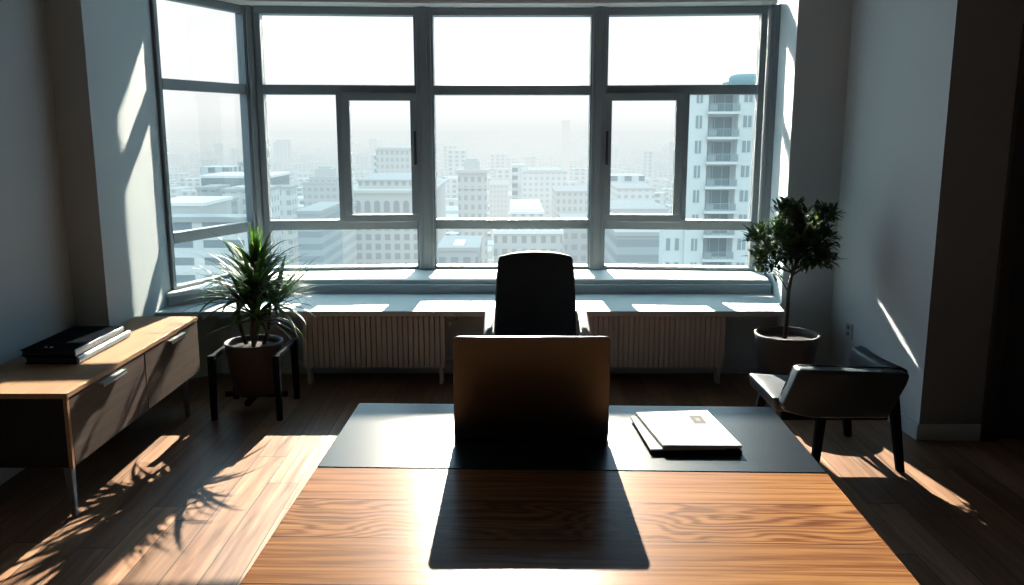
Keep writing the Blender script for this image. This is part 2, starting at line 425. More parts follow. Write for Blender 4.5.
# ------------------------------------------------------------------ windows
H0, H1, L0, L1, M0, M1 = SILL + .0005, 2.3515, .846, .914, 1.775, 1.84
def facet(name, P, Q, s0, s1, case=None, fw=.045, dp=.055):
    dv = Q - P; L = dv.length; M = Matrix.Translation((P.x, P.y, 0)) @ Matrix.Rotation(math.atan2(dv.y, dv.x), 4, 'Z')
    a, b = s0, L - s1
    f = MB()
    f.box(a, b, -dp, dp, H1 - .05, H1, M); f.box(a, b, -dp, dp, H0, H0 + .022, M)
    f.box(a, a + fw, -dp + .002, dp - .002, H0 + .022, H1 - .05, M); f.box(b - fw, b, -dp + .002, dp - .002, H0 + .022, H1 - .05, M)
    f.box(a + fw, b - fw, -dp, dp, L0, L1, M); f.box(a + fw, b - fw, -dp, dp, M0, M1, M)
    st = None
    if case:
        st = a + (b - a) * case[0]
        f.box(st - .03, st + .03, -dp, dp, L1, M0, M)
    fr = f.build(name, FRAME, None, bevel=.004); fr['kind'] = 'structure'
    def pane(x0, x1, z0, z1, par, y=0.0):
        g = MB(); g.box(x0, x1, y - .004, y + .004, z0, z1, M); g.build('pane', GLASS, par)
    def glz(x0, x1, z0, z1, par, y=.0, t=.012):
        g = MB()
        g.box(x0, x1, y - .03, y + .03, z0, z0 + t, M); g.box(x0, x1, y - .03, y + .03, z1 - t, z1, M)
        g.box(x0, x0 + t, y - .03, y + .03, z0 + t, z1 - t, M); g.box(x1 - t, x1, y - .03, y + .03, z0 + t, z1 - t, M)
        g.build('gasket', BLACKP, par)
    xs, xe = a + fw, b - fw
    pane(xs, xe, H0 + .022, L0, fr); pane(xs, xe, M1, H1 - .05, fr)
    if not case: pane(xs, xe, L1, M0, fr)
    else:
        side = case[1]
        lo, hi = (st + .03, xe) if side > 0 else (xs, st - .03)
        fo, fi = (xs, st - .03) if side > 0 else (st + .03, xe)
        pane(fo, fi, L1, M0, fr)
        cfw = .052
        cm = MB()
        y0, y1 = -.085, -.01
        lo2, hi2 = lo - .02, hi + .02
        z0, z1 = L1 - .012, M0 + .012
        cm.box(lo2, hi2, y0, y1, z0, z0 + cfw, M); cm.box(lo2, hi2, y0, y1, z1 - cfw, z1, M)
        cm.box(lo2, lo2 + cfw, y0, y1, z0 + cfw, z1 - cfw, M); cm.box(hi2 - cfw, hi2, y0, y1, z0 + cfw, z1 - cfw, M)
        co = cm.build('casement', FRAME2, fr, bevel=.004)
        pane(lo2 + cfw, hi2 - cfw, z0 + cfw, z1 - cfw, co, -.04)
        hx = hi2 - .022 if side > 0 else lo2 + .022
        hm = MB(); hm.box(hx - .010, hx + .010, -.10, -.085, 1.30, 1.40, M); hm.box(hx - .009, hx + .009, -.118, -.10, 1.36, 1.53, M)
        hm.build('casement_handle', BLACKP, co, bevel=.004)
    return fr
facet('window_1', F, A, -.055, .035, None, .03, .03)
facet('window_2', A, B, .065, .028, (.503, 1), .042)
facet('window_3', B, C_, .03, .022, None, .038)
facet('window_4', C_, D, .022, .06, (.521, -1), .042)
for i, (P, hw) in enumerate(((A, .04), (B, .05), (C_, .046), (D, .045))):
    m = MB(); M = Matrix.Translation((P.x, P.y, 0)) @ Matrix.Rotation([R(36), R(2), R(-2), R(-5)][i], 4, 'Z')
    q = .07 if i == 0 else .09
    m.box(-hw, hw, -q, q, SILL + .0007, 2.3512, M); m.box(-hw * .45, hw * .45, -q - .015, -q, SILL + .0007, 2.3512, M)
    structure('trim_%d' % (5 + i), m, FRAME, bevel=.004)

# added unseen glazing above the lintel, lets sun onto the desk (one undivided pane over each facet)
for i, (P, Q) in enumerate(((A, B), (B, C_), (C_, D))):
    dv = Q - P; L = dv.length; M = Matrix.Translation((P.x, P.y, 0)) @ Matrix.Rotation(math.atan2(dv.y, dv.x), 4, 'Z')
    f = MB(); f.box(0, L, -.03, .03, HEAD + .001, HEAD + .022, M); f.box(0, L, -.03, .03, CEIL_Z - .04, CEIL_Z - .001, M)
    fr = f.build('window_%d' % (5 + i), FRAME, None); fr['kind'] = 'structure'
    g = MB(); g.box(0, L, -.004, .004, HEAD + .022, CEIL_Z - .04, M); g.build('pane', GLASS, fr)
# ------------------------------------------------------------------ desk
DT = .75
desk = thing('executive_desk', 'long walnut plank desk with black leather inset across its far end', 'desk', (.150, 2.40, 0), R(-1.75))
HW = .597
# local frame: x across, y from far edge (0) towards the viewer (negative)
t_ = MB(); t_.box(-HW, HW, -1.62, -.492, DT - .038, DT); top = t_.build('desk_top', DESK, desk, bevel=.003, local=True)
t_ = MB(); t_.box(-HW, HW, -.490, 0, DT - .038, DT); t_.build('leather_inset', PAD, desk, bevel=.003, local=True)
t_ = MB(); t_.box(-HW + .05, HW - .05, -.085, -.06, .36, DT - .039); t_.build('modesty_panel', DESKEDGE, desk, local=True)
for sx in (-1, 1):
    for y0, y1 in ((-.14, -.05), (-1.57, -1.48)):
        x0 = sx * (HW - .09)
        t_ = MB(); t_.frustum((x0, (y0 + y1) / 2, DT - .039), (x0, (y0 + y1) / 2, 0.0), (.035, .035), (.022, .022)); t_.build('leg', STANDW, desk, bevel=.004, local=True)
    t_ = MB(); t_.box(sx * (HW - .09) - .012, sx * (HW - .09) + .012, -1.5, -.13, DT - .12, DT - .039); t_.build('side_rail', DESKEDGE, desk, local=True)

# ------------------------------------------------------------------ laptop
lap = thing('laptop', 'open dark grey laptop seen from behind, standing on the black desk inset', 'laptop', (.049, 2.10, DT), R(0))
def V3(*a): return Vector(a)
LW = .393
b_ = MB(); b_.rslab(LW, .262, .013, .012, Matrix.Translation((0, .128, .002))); base = b_.build('base', LAPTOP, lap, bevel=.002, local=True)
b_ = MB(); b_.box(-.155, .155, .03, .135, .0152, .0165); b_.build('keyboard', BLACKP, base, local=True)
b_ = MB(); b_.box(-.055, .055, .155, .235, .0152, .0158); b_.build('trackpad', METAL, base, local=True)
Lz, tilt = .268, R(1.5)
Ml = Matrix.Translation((0, 0, .010)) @ Matrix.Rotation(tilt, 4, 'X') @ Matrix.Translation((0, 0, Lz / 2)) @ Matrix.Rotation(R(90), 4, 'X')
b_ = MB(); b_.rslab(LW, Lz, .007, .013, Ml); lid = b_.build('lid', LAPTOP, lap, bevel=.002, local=True)
b_ = MB(); b_.rslab(LW - .012, Lz - .012, .0008, .01, Ml @ Matrix.Translation((0, 0, -.0009))); b_.build('screen', SCREEN, lid, local=True)
b_ = MB(); b_.tube([(-.14, .004, .012), (.14, .004, .012)], .006); b_.build('hinge', BLACKP, lap, smooth=True, local=True)

# ------------------------------------------------------------------ papers on the desk
def sheet(name, label, cat, corners, z0, z1, mat, bevel=0, group=None):
    m = MB(); m.prism(corners, z0, z1); o = m.build(name, mat, None, bevel=bevel); return tag(o, label, cat, group)
def xy(u, v, h):
    a, b = (u - CX) / F_PX, (CY - v) / F_PX
    x, y, z = a, cp + b * sp, -sp + b * cp
    t = (h - EYE) / z; return (x * t, y * t)
fold = MB(); fold.prism([(.374, 2.005), (.332, 2.262), (.530, 2.282), (.566, 2.010)], DT + .0008, DT + .0075)
fo = fold.build('document_folder', BINDER, None, bevel=.001); tag(fo, 'thin black folder lying under the white documents on the desk inset', 'folder')
bk = MB(); bk.prism([(.340, 2.010), (.324, 2.262), (.50, 2.282), (.528, 2.020)], DT + .0078, DT + .0125)
tag(bk.build('printed_document', PAPER2, None), 'lower white document sticking out to the left of the top one', 'document')
top_c = [xy(663, 445.5, .77), xy(636, 412.8, .77), xy(707, 410.5, .77), xy(742, 446, .77)]
rep = thing('printed_report', 'topmost white printed report with a grey picture near its corner', 'document', (.45, 2.14, DT + .0128))
m = MB(); m.prism(top_c, DT + .0128, DT + .0205); m.build('pages', PAPER2, rep)
m = MB(); m.prism(top_c, DT + .0206, DT + .0214); cov = m.build('cover_sheet', PAPER, rep)
m = MB(); m.prism([xy(694.8, 423.8, .7715), xy(688, 415.3, .7715), xy(700.6, 415.6, .7715), xy(707.3, 423.8, .7715)], DT + .0215, DT + .0217)
pr = m.build('printed_picture', PRINT, cov); 
m = MB(); m.prism([xy(697, 421, .7717), xy(694.4, 418, .7717), xy(698.6, 418, .7717), xy(701, 421, .7717)], DT + .0218, DT + .02186); m.build('printed_mark', PRINTL, pr)
m = MB()
for i, vv in enumerate((426.5, 429.0)):
    p0, p1 = xy(690, vv, .7715), xy(712, vv, .7715); m.prism([(p0[0], p0[1]), (p1[0], p1[1]), (p1[0], p1[1] + .0022), (p0[0], p0[1] + .0022)], DT + .0215, DT + .0216)
m.build('text_lines', PAPER2, cov)

# ------------------------------------------------------------------ office chair
och = thing('office_chair', 'high backed dark office chair with pale armrests behind the laptop', 'office chair', (.108, 3.68, 0))
m = MB()
prof = []
N, K = 14, 10
vs, fs = [], []
for side in (0, 1):
    for j in range(N + 1):
        tz = j / N; z = .52 + .462 * tz
        hw = .192 - .012 * tz - .004 * (tz ** 6) * 3
        for i in range(K + 1):
            q = -1 + 2 * i / K
            zz = z - (.018 * abs(q) ** 3 if j == N else .018 * abs(q) ** 3 * tz)
            curve = .035 * q * q * -1
            lean = .02 + .06 * tz + .02 * math.sin(tz * math.pi)
            vs.append((hw * q, .18 + lean + curve + (.055 - .02 * q * q if side else 0), zz))
W_ = K + 1; H_ = N + 1; S_ = W_ * H_
for j in range(N):
    for i in range(K):
        a = j * W_ + i
        fs.append((a, a + 1, a + W_ + 1, a + W_)); fs.append((S_ + a, S_ + a + W_, S_ + a + W_ + 1, S_ + a + 1))
for j in range(N):
    for i in (0, K):
        a = j * W_ + i; fs.append((a, a + W_, S_ + a + W_, S_ + a))
for i in range(K):
    for j in (0, N):
        a = j * W_ + i; fs.append((a, a + 1, S_ + a + 1, S_ + a))
m.pts(vs, fs); m.build('backrest', CHAIRF, och, bevel=.012, bseg=3, smooth=True, local=True)
m = MB(); m.rslab(.44, .46, .085, .07, Matrix.Translation((0, -.02, .43))); m.build('seat', CHAIRF, och, bevel=.025, bseg=3, smooth=True, local=True)
m = MB(); m.tube([(0, .12, .42), (0, .21, .43), (0, .245, .50), (0, .262, .62)], [.03, .03, .025, .02]); m.build('back_bracket', BLACKP, och, smooth=True, local=True)
for sx in (-1, 1):
    m = MB(); x = sx * .206
    m.tube([(sx * .16, 0, .425), (sx * .225, 0, .44), (sx * .232, -.05, .56), (sx * .222, -.085, .66), (x, -.06, .680), (x, .03, .705)], .016); arm = m.build('armrest', GREYP, och, smooth=True, local=True)
    pv, pf = [], []
    m = MB(); m.rslab(.048, .25, .022, .023, Matrix.Translation((x, .04, .688)) @ Matrix.Rotation(R(16), 4, 'X')); m.build('arm_pad', GREYP, arm, bevel=.009, bseg=3, smooth=True, local=True)
m = MB(); m.lathe([(.03, .09), (.03, .24), (.02, .25), (.02, .43)]); m.build('gas_column', BLACKP, och, smooth=True, local=True)
for k in range(5):
    a = R(90 + 72 * k); e = (.27 * math.cos(a), .27 * math.sin(a))
    m = MB(); m.tube([(0, 0, .115), (e[0] * .5, e[1] * .5, .10), (e[0], e[1], .075)], [.026, .022, .016]); lg = m.build('base_arm', BLACKP, och, smooth=True, local=True)
    m = MB()
    M = Matrix.Translation((e[0], e[1], .028)) @ Matrix.Rotation(a + .6, 4, 'Z') @ Matrix.Rotation(R(90), 4, 'X')
    mm = [(.018 * 0 + .027 * math.cos(q * math.pi / 8), .027 * math.sin(q * math.pi / 8)) for q in range(16)]
    m.prism(mm, -.02, .02, M); m.build('caster', BLACKP, lg, local=True)

# ------------------------------------------------------------------ sideboard
sbx0, sbx1, sby0, sby1, sbz0, sbz1 = -2.235, -1.742, 3.235, 4.405, .215, .524
sby1 = 4.66
sbd = thing('sideboard', 'low oak sideboard on thin metal legs against the left wall', 'sideboard', (-1.99, 3.95, 0))
# behind the wall nib at y 4.42 the carcass is notched around it
foot = [(sbx1, sby0), (sbx1, sby1), (-2.078, sby1), (-2.078, 4.355), (sbx0, 4.355), (sbx0, sby0)]
m = MB(); m.prism([(p[0] - .012 if p[0] > -1.8 else p[0], p[1] + (.004 if p[1] < 3.5 else 0)) for p in foot], sbz0, sbz1 - .022); m.build('carcass', DARKP, sbd, bevel=.002)
m = MB(); m.prism([(sbx1 + .006, sby0 - .004), (sbx1 + .006, sby1), (-2.078, sby1), (-2.078, 4.355), (sbx0, 4.355), (sbx0, sby0 - .004)], sbz1 - .0215, sbz1); m.build('top_board', OAK, sbd, bevel=.002)
m = MB(); m.box(sbx1 - .012, sbx1 + .003, sby0 - .001, sby0 + .018, sbz0, sbz1 - .022); m.build('edge_strip', OAK, sbd)
for (y0, y1), (h0, h1), hz in (((sby0 + .022, 3.955), (3.50, 3.72), .484), ((3.963, sby1 - .004), (4.24, 4.43), .484)):
    m = MB(); m.box(sbx1 - .0115, sbx1 + .0025, y0, y1, sbz0 + .003, sbz1 - .028); dr = m.build('door', OAKD, sbd, bevel=.0015)
    m = MB(); m.box(sbx1 + .0025, sbx1 + .026, h0, h1, hz - .004, hz + .004); m.box(sbx1 + .022, sbx1 + .026, h0, h1, hz - .014, hz + .004); m.build('handle', METAL, dr, bevel=.001)
for x, y in ((sbx1 - .03, sby0 + .03), (sbx1 - .03, sby1 - .16), (sbx0 + .06, sby0 + .03), (sbx0 + .06, 4.30)):
    m = MB(); m.frustum((x, y, sbz0 - .0005), (x + (.006 if x > -2 else -.006), y, 0), (.017, .017), (.010, .010)); m.build('leg', STEELLEG, sbd, bevel=.003)

# two binders on the sideboard
def binder(z, x0, x1, y0, y1, th, label, clasp, rad):
    o = thing('ring_binder', label, 'binder', ((x0 + x1) / 2, (y0 + y1) / 2, z), group='binders on the sideboard')
    m = MB(); m.box(x0, x1 - rad, y0, y1, z + th - .0045, z + th); m.build('cover', BINDER, o, bevel=.002)
    m = MB(); m.box(x0, x1 - rad, y0, y1, z + .0005, z + .005); m.build('back_cover', BINDER, o, bevel=.002)
    m = MB(); m.box(x0 + .006, x1 - rad - .003, y0 + .006, y1 - .006, z + .0055, z + th - .005); m.build('page_block', BLACKP, o)
    m = MB()
    cs = []
    for k in range(9):
        a = R(-90 + 180 * k / 8); cs.append((x1 - rad + rad * math.cos(a), z + th / 2 + th / 2 * math.sin(a)))
    cs += [(x1 - rad - .001, z + th - .0003), (x1 - rad - .001, z + .0003)]
    n = len(cs); vs = [(p[0], y0, p[1]) for p in cs] + [(p[0], y1, p[1]) for p in cs]
    m.pts(vs, [tuple(range(n)), tuple(range(2 * n - 1, n - 1, -1))] + [(i, (i + 1) % n, n + (i + 1) % n, n + i) for i in range(n)])
    sp_ = m.build('spine', SPINE, o); sp_['label'] = 'silver metal spine'
    if clasp:
        for dx in (0, .025):
            m = MB(); m.box(x0 + .085 + dx, x0 + .095 + dx, y0 + .04, y0 + .05, z + th + .0002, z + th + .003); m.build('stud', METAL, o)
binder(sbz1 + .0005, -2.135, -1.893, 3.66, 4.17, .034, 'lower black binder with rounded silver spine lying flat on oak sideboard', False, .013)
binder(sbz1 + .0365, -2.148, -1.905, 3.655, 4.13, .030, 'upper black binder with silver studs stacked on the other binder', True, .0035)

# ------------------------------------------------------------------ radiators
def radiator(x0, x1, label):
    y0, y1, z0, z1 = 5.10, 5.20, .105, .432
    r = thing('radiator', label, 'radiator', ((x0 + x1) / 2, 5.15, 0), group='ribbed radiators under the window ledge')
    n = 27; p = (x1 - x0) / n; first = None
    for i in range(n):
        x = x0 + p * (i + .5) - (x0 + x1) / 2
        if first is None:
            m = MB(); M = Matrix.Translation((0, 0, 0))
            prof = rrect(.028, z1 - z0, .0135, 4)
            Mx = Matrix.Translation((0, .05, (z0 + z1) / 2)) @ Matrix.Rotation(R(90), 4, 'X')
            m.prism(prof, 0, .1, Mx); first = m.build('fin', RADM, r, bevel=.004, local=True); first.location.x = x
        else: copy_part(first, r, (x, 0, 0))
    for zz in (z0 + .05, z1 - .05):
        m = MB(); m.tube([(x0 + .01, 5.15, zz), (x1 - .01, 5.15, zz)], .018); m.build('header_pipe', RADM, r, smooth=True)
    for xx in (x0 + .03, x1 - .03):
        m = MB(); m.box(xx - .011, xx + .011, 5.112, 5.188, 0, z0 + .02); m.build('foot', RADM, r, bevel=.003)
    xe, s = (x1, 1) if x0 < 0 else (x0, -1)
    m = MB(); m.tube([(xe, 5.15, z1 - .05), (xe + s * .05, 5.15, z1 - .05), (xe + s * .06, 5.16, z1 - .05), (xe + s * .06, 5.34, z1 - .05)], .009); vp = m.build('supply_pipe', RADM, r, smooth=True)
    m = MB(); m.tube([(xe + s * .03, 5.15, z1 - .05), (xe + s * .03, 5.10, z1 - .05)], .016); m.build('valve', METAL, vp, smooth=True)
    m = MB(); m.tube([(xe, 5.15, z0 + .05), (xe + s * .05, 5.15, z0 + .05), (xe + s * .06, 5.16, z0 + .05), (xe + s * .06, 5.34, z0 + .05)], .009); m.build('return_pipe', RADM, r, smooth=True)
radiator(-1.275, -.405, 'ribbed radiator under the ledge between the plant stand and office chair')
radiator(.462, 1.297, 'ribbed radiator under the ledge between the office chair and potted tree')

# ------------------------------------------------------------------ strap-leaf plant in its stand
px, py = -1.425, 4.63
st = thing('plant_stand', 'black wooden four legged plant stand holding the strap leaved plant', 'plant stand', (px, py, 0))
lx, ly = .172, .185
for sx in (-1, 1):
    for sy in (-1, 1):
        m = MB(); m.frustum((px + sx * lx, py + sy * ly, .358), (px + sx * (lx + .004), py + sy * (ly + .004), 0), (.019, .019), (.014, .014)); m.build('leg', STANDW, st, bevel=.003)
for sx in (-1, 1):
    m = MB(); m.box(px + sx * lx - .012, px + sx * lx + .012, py - ly + .012, py + ly - .012, .334, .3565); m.build('top_rail', STANDW, st, bevel=.002)
m = MB(); m.box(px - lx, px + lx, py - .012, py + .012, .075, .10); m.box(px - .012, px + .012, py - ly, py - .012, .075, .10); m.box(px - .012, px + .012, py + .012, py + ly, .075, .10)
m.build('cross_bar', STANDW, st)
pl = thing('potted_plant', 'spiky strap leaved green plant in a brown pot held by the stand', 'plant', (px, py, .1005))
m = MB(); m.lathe([(.112, .101), (.118, .106), (.153, .375), (.158, .392), (.148, .392), (.142, .37), (.12, .30)], (px, py, 0), 48, True, True); m.build('pot', POTT, pl, smooth=True)
m = MB(); m.lathe([(.140, .358), (.09, .366), (.02, .37)], (px, py, 0), 32); m.build('soil', SOIL, pl)
crowns = [(-.0, -.02, .66, 50, .40, .25), (-.09, .04, .58, 46, .40, .05), (.09, .04, .57, 46, .40, .1), (.02, -.06, .52, 36, .36, -.1), (.0, .03, .76, 60, .28, .55), (-.03, .10, .60, 46, .38, .15)]
for i, (dx, dy, h, n, L, up) in enumerate(crowns[:5]):
    m = MB(); b0 = (px + dx * .5, py + dy * .5, .355)
    m.tube([b0, (px + dx * .8 + .008 * (-1) ** i, py + dy * .8, (h + .355) / 2), (px + dx, py + dy, h + .03)], [.011, .010, .009], 8); m.build('cane', BARK, pl, smooth=True)
def strap(m, base, az, el, L, wd, droop):
    n = 8; d = Vector((math.cos(az) * math.cos(el), math.sin(az) * math.cos(el), math.sin(el)))
    p = Vector(base); side = Vector((-math.sin(az), math.cos(az), 0)); vs, fs = [], []
    for k in range(n + 1):
        t = k / n
        w_ = wd * (.55 + .9 * t if t < .35 else .865 * (1 - ((t - .35) / .65) ** 1.7)) + .0006
        nrm = side.cross(d).normalized()
        vs += [p - side * w_ + nrm * w_ * .35, p.copy(), p + side * w_ + nrm * w_ * .35]
        p = p + d * (L / n)
        d = (d + Vector((0, 0, -droop * (t + .15)))).normalized()
        side = (side - d * side.dot(d)).normalized()
    for k in range(n):
        a = k * 3; fs += [(a, a + 1, a + 4, a + 3), (a + 1, a + 2, a + 5, a + 4)]
    m.pts(vs, fs)
rl = random.Random(21)
m = MB()
for dx, dy, h, n, L, up in crowns:
    for k in range(n):
        az = k * 2.39996 + rl.uniform(-.3, .3)
        el = up + rl.uniform(-.15, 1.0) * .95
        strap(m, (px + dx + .03, py + dy, h + .05 * k / n), az, el, L * rl.uniform(.55, 1.0), rl.uniform(.010, .017), rl.choice((rl.uniform(.08, .2), rl.uniform(.2, .42))))
m.build('foliage', LEAFD, pl, smooth=True)

# ------------------------------------------------------------------ potted tree on the right
tx, ty = 1.57, 4.80
tr = thing('potted_tree', 'slender round crowned tree in a grey brown pot beside the lounge chair', 'plant', (tx, ty, 0))
m = MB(); m.lathe([(.128, 0), (.134, .006), (.172, .36), (.182, .395), (.170, .397), (.160, .37), (.14, .30)], (tx, ty, 0), 48); m.build('pot', POTG, tr, smooth=True)
m = MB(); m.lathe([(.157, .355), (.1, .363), (.02, .367)], (tx, ty, 0), 32); m.build('soil', SOIL, tr)
fork = Vector((tx + .01, ty, .76))
m = MB(); m.tube([(tx - .012, ty, .34), (tx - .006, ty, .5), (tx - .004, ty + .005, .64), fork], [.013, .0115, .0105, .009], 10)
tips = []
rt = random.Random(5)
def branch(p, d, L, r, depth):
    q = p + d * L * .5 + Vector((rt.uniform(-.01, .01), rt.uniform(-.01, .01), .008)); L *= .86; e = p + d * L
    m.tube([p, q, e], [r, r * .85, r * .6], 6)
    tips.append((e, d)); tips.append((q, d))
    if depth:
        for k in range(3):
            nd = (d + Vector((rt.uniform(-.9, .9), rt.uniform(-.9, .9), rt.uniform(-.15, .7)))).normalized(); branch(e, nd, L * rt.uniform(.55, .75), r * .6, depth - 1)
for az, el, L in ((.3, .95, .17), (2.9, .75, .18), (1.6, 1.1, .17), (4.6, .9, .16), (3.6, 1.25, .22), (5.6, 1.2, .24), (.0, .5, .15), (3.1, .35, .14)):
    branch(fork + Vector((0, 0, rt.uniform(-.04, .03))), Vector((math.cos(az) * math.cos(el), math.sin(az) * math.cos(el), math.sin(el))), L, .006, 2)
lowp = Vector((tx - .005, ty, .63)); branch(lowp, Vector((-.55, 0, .83)).normalized(), .14, .004, 0)
m.build('trunk', BARK, tr, smooth=True)
def leaf(m, p, d, L, wd):
    up = Vector((0, 0, 1)); s = d.cross(up); s = s.normalized() if s.length > .01 else Vector((1, 0, 0)); nn = s.cross(d).normalized()
    vs = [p, p + d * L * .3 - s * wd + nn * wd * .3, p + d * L * .3, p + d * L * .3 + s * wd + nn * wd * .3,
          p + d * L * .7 - s * wd * .7 - nn * L * .03, p + d * L * .7 - nn * L * .05, p + d * L * .7 + s * wd * .7 - nn * L * .03, p + d * L - nn * L * .14]
    m.pts(vs, [(0, 2, 1), (0, 3, 2), (1, 2, 5, 4), (2, 3, 6, 5), (4, 5, 7), (5, 6, 7)])
m = MB()
cen = Vector((tx + .005, ty, .94))
def leaf_at(p, dd):
    d = (dd + Vector((rt.uniform(-1, 1), rt.uniform(-1, 1), rt.uniform(-.55, .75)))).normalized()
    leaf(m, p, d, rt.uniform(.045, .085), rt.uniform(.008, .0135))
for e, d in tips:
    if e.z < .70: n = 3
    else: n = 7
    for k in range(n):
        leaf_at(e + Vector((rt.gauss(0, .016), rt.gauss(0, .016), rt.gauss(0, .016))), d * .5)
lobes = [((-.10, 0, -.03), (.14, .16, .11)), ((.08, .02, .05), (.15, .16, .13)), ((.10, -.05, -.08), (.14, .15, .08)), ((-.03, 0, .09), (.12, .13, .10)), ((0, 0, -.06), (.18, .16, .08))]
for (lx_, ly_, lz_), (rx, ry, rz) in [(tuple(q * .84 for q in a), tuple(q * .84 for q in b)) for a, b in lobes]:
    for k in range(150):
        v = Vector((rt.gauss(0, 1), rt.gauss(0, 1), rt.gauss(0, 1))).normalized()
        rr = rt.uniform(.45, 1.0)
        p = cen + Vector((lx_ + v.x * rx * rr, ly_ + v.y * ry * rr, lz_ + v.z * rz * rr))
        leaf_at(p, v * .8)
for sx, sz in ((.21, -.01), (.235, -.045), (.18, -.13), (.14, -.15), (-.18, .06), (-.02, .17), (.10, .18), (-.19, -.10)):
    for k in range(6): leaf_at(cen + Vector((sx * (1 - .06 * k), rt.uniform(-.03, .03), sz * (1 - .05 * k))), Vector((sx * 6, 0, sz * 3)))
m.build('foliage', LEAFT, tr, smooth=True)

# ------------------------------------------------------------------ lounge chair
lc = thing('lounge_chair', 'low dark leather lounge chair with black wooden legs by right wall', 'armchair', (1.5, 3.95, 0))
y0 = 3.66
def PX(u, v, d=3.68): q = U(u, v, d); return (q.x, q.z)
side = [PX(797, 369.5), PX(800, 368.8), PX(860, 370.5), PX(900, 371.5), PX(907, 372.5), PX(908, 376), PX(905, 384), PX(893, 405), PX(886, 417), PX(812, 417), PX(797, 414), PX(783, 410), PX(781, 404), PX(790, 386)]
def xzprism(m, poly, ya, yb):
    n = len(poly); vs = [(p[0], ya, p[1]) for p in poly] + [(p[0], yb, p[1]) for p in poly]
    m.pts(vs, [tuple(range(n)), tuple(range(2 * n - 1, n - 1, -1))] + [(i, (i + 1) % n, n + (i + 1) % n, n + i) for i in range(n)])
m = MB(); xzprism(m, side, y0, y0 + .075); m.build('side_panel', LEATH, lc, bevel=.012, bseg=3, smooth=True)
m = MB()
pp = [PX(783, 403.5), PX(790, 387), PX(798, 370.5), PX(803, 369), PX(860, 370.8), PX(904, 372)]
m.tube([(p[0], y0 + .076, p[1] + .001) for p in pp], .005, 8); m.build('piping', PIPING, lc, smooth=True)
# seat cushion
m = MB()
sv, sf = [], []
NX, NY = 10, 8
for j in range(NY + 1):
    for i in range(NX + 1):
        a, b = i / NX, j / NY
        x = 1.172 + .47 * a; y = y0 + .062 + .42 * b
        z = .352 - .035 * a + .012 * math.sin(a * math.pi) * math.sin(b * math.pi)
        sv.append((x, y, z))
for j in range(NY + 1):
    for i in range(NX + 1):
        a, b = i / NX, j / NY
        sv.append((1.186 + .456 * a, y0 + .062 + .42 * b, .285 - .025 * a))
w_ = NX + 1; s_ = w_ * (NY + 1)
for j in range(NY):
    for i in range(NX):
        q = j * w_ + i; sf += [(q, q + 1, q + w_ + 1, q + w_), (s_ + q, s_ + q + w_, s_ + q + w_ + 1, s_ + q + 1)]
for i in range(NX):
    for q in (i, NY * w_ + i): sf.append((q, q + 1, s_ + q + 1, s_ + q))
for j in range(NY):
    for q in (j * w_, j * w_ + NX): sf.append((q, q + w_, s_ + q + w_, s_ + q))
m.pts(sv, sf); m.build('seat', LEATH, lc, bevel=.012, bseg=3, smooth=True)
# backrest: curved shell
m = MB(); bv, bf = [], []
NB = 12
for k in range(NB + 1):
    t = k / NB; y = y0 + .056 + .425 * t
    hump = .50 + .018 * math.sin(min(1, t * 1.2) * math.pi * .5) - .11 * max(0, (t - .72) / .28) ** 2.2
    xin = 1.645 - .02 * math.sin(t * math.pi)
    xt = 1.725 - .04 * math.sin(t * math.pi) - .03 * t
    bv += [(xin, y, .30), (xt - .035, y, hump - .012), (xt + .005, y, hump), (xt + .045, y, hump - .02), (1.70, y, .27)]
for k in range(NB):
    for i in range(5):
        a, b = k * 5 + i, k * 5 + (i + 1) % 5; bf.append((a, b, b + 5, a + 5))
bf += [tuple(range(4, -1, -1)), tuple(NB * 5 + i for i in range(5))]
m.pts(bv, bf); m.build('backrest', LEATH, lc, bevel=.008, bseg=2, smooth=True)
# frame and legs
m = MB(); m.box(1.22, 1.70, y0 + .07, y0 + .10, .245, .280); m.box(1.22, 1.70, y0 + .42, y0 + .45, .245, .280)
m.box(1.64, 1.675, y0 + .10, y0 + .42, .235, .262); m.build('seat_frame', STANDW, lc)
for (xt, zt), (xb, yb), yt in (((1.402, .335), (1.395, 3.765), 3.735), ((1.715, .37), (1.775, 3.73), 3.735), ((1.655, .30), (1.715, 4.20), 4.13), ((1.25, .29), (1.225, 4.18), 4.11)):
    m = MB(); m.frustum((xt, yt, zt), (xb, yb, 0), (.023, .018), (.017, .015)); m.build('leg', STANDW, lc, bevel=.004)

# wall outlet
q = Vector((2.045, 4.14)); e = Vector((1.985, 5.25)); dv = (e - q).normalized(); nrm = Vector((-dv.y, dv.x))
oo = q + dv * (4.98 - 4.14)
ang = math.atan2(dv.y, dv.x)
M = Matrix.Translation((oo.x, oo.y, .37)) @ Matrix.Rotation(ang, 4, 'Z')
out = thing('wall_outlet', 'small pale wall outlet low on the right wall behind the lounge chair', 'outlet', (oo.x, oo.y, .37))
m = MB(); m.box(-.042, .042, .0005, .010, -.045, .045, M); m.build('face_plate', OUTLET, out, bevel=.003)
for dz in (-.018, .018):
    m = MB(); m.box(-.014, .014, .0102, .0125, dz - .011, dz + .011, M); m.build('socket', PRINT, out)

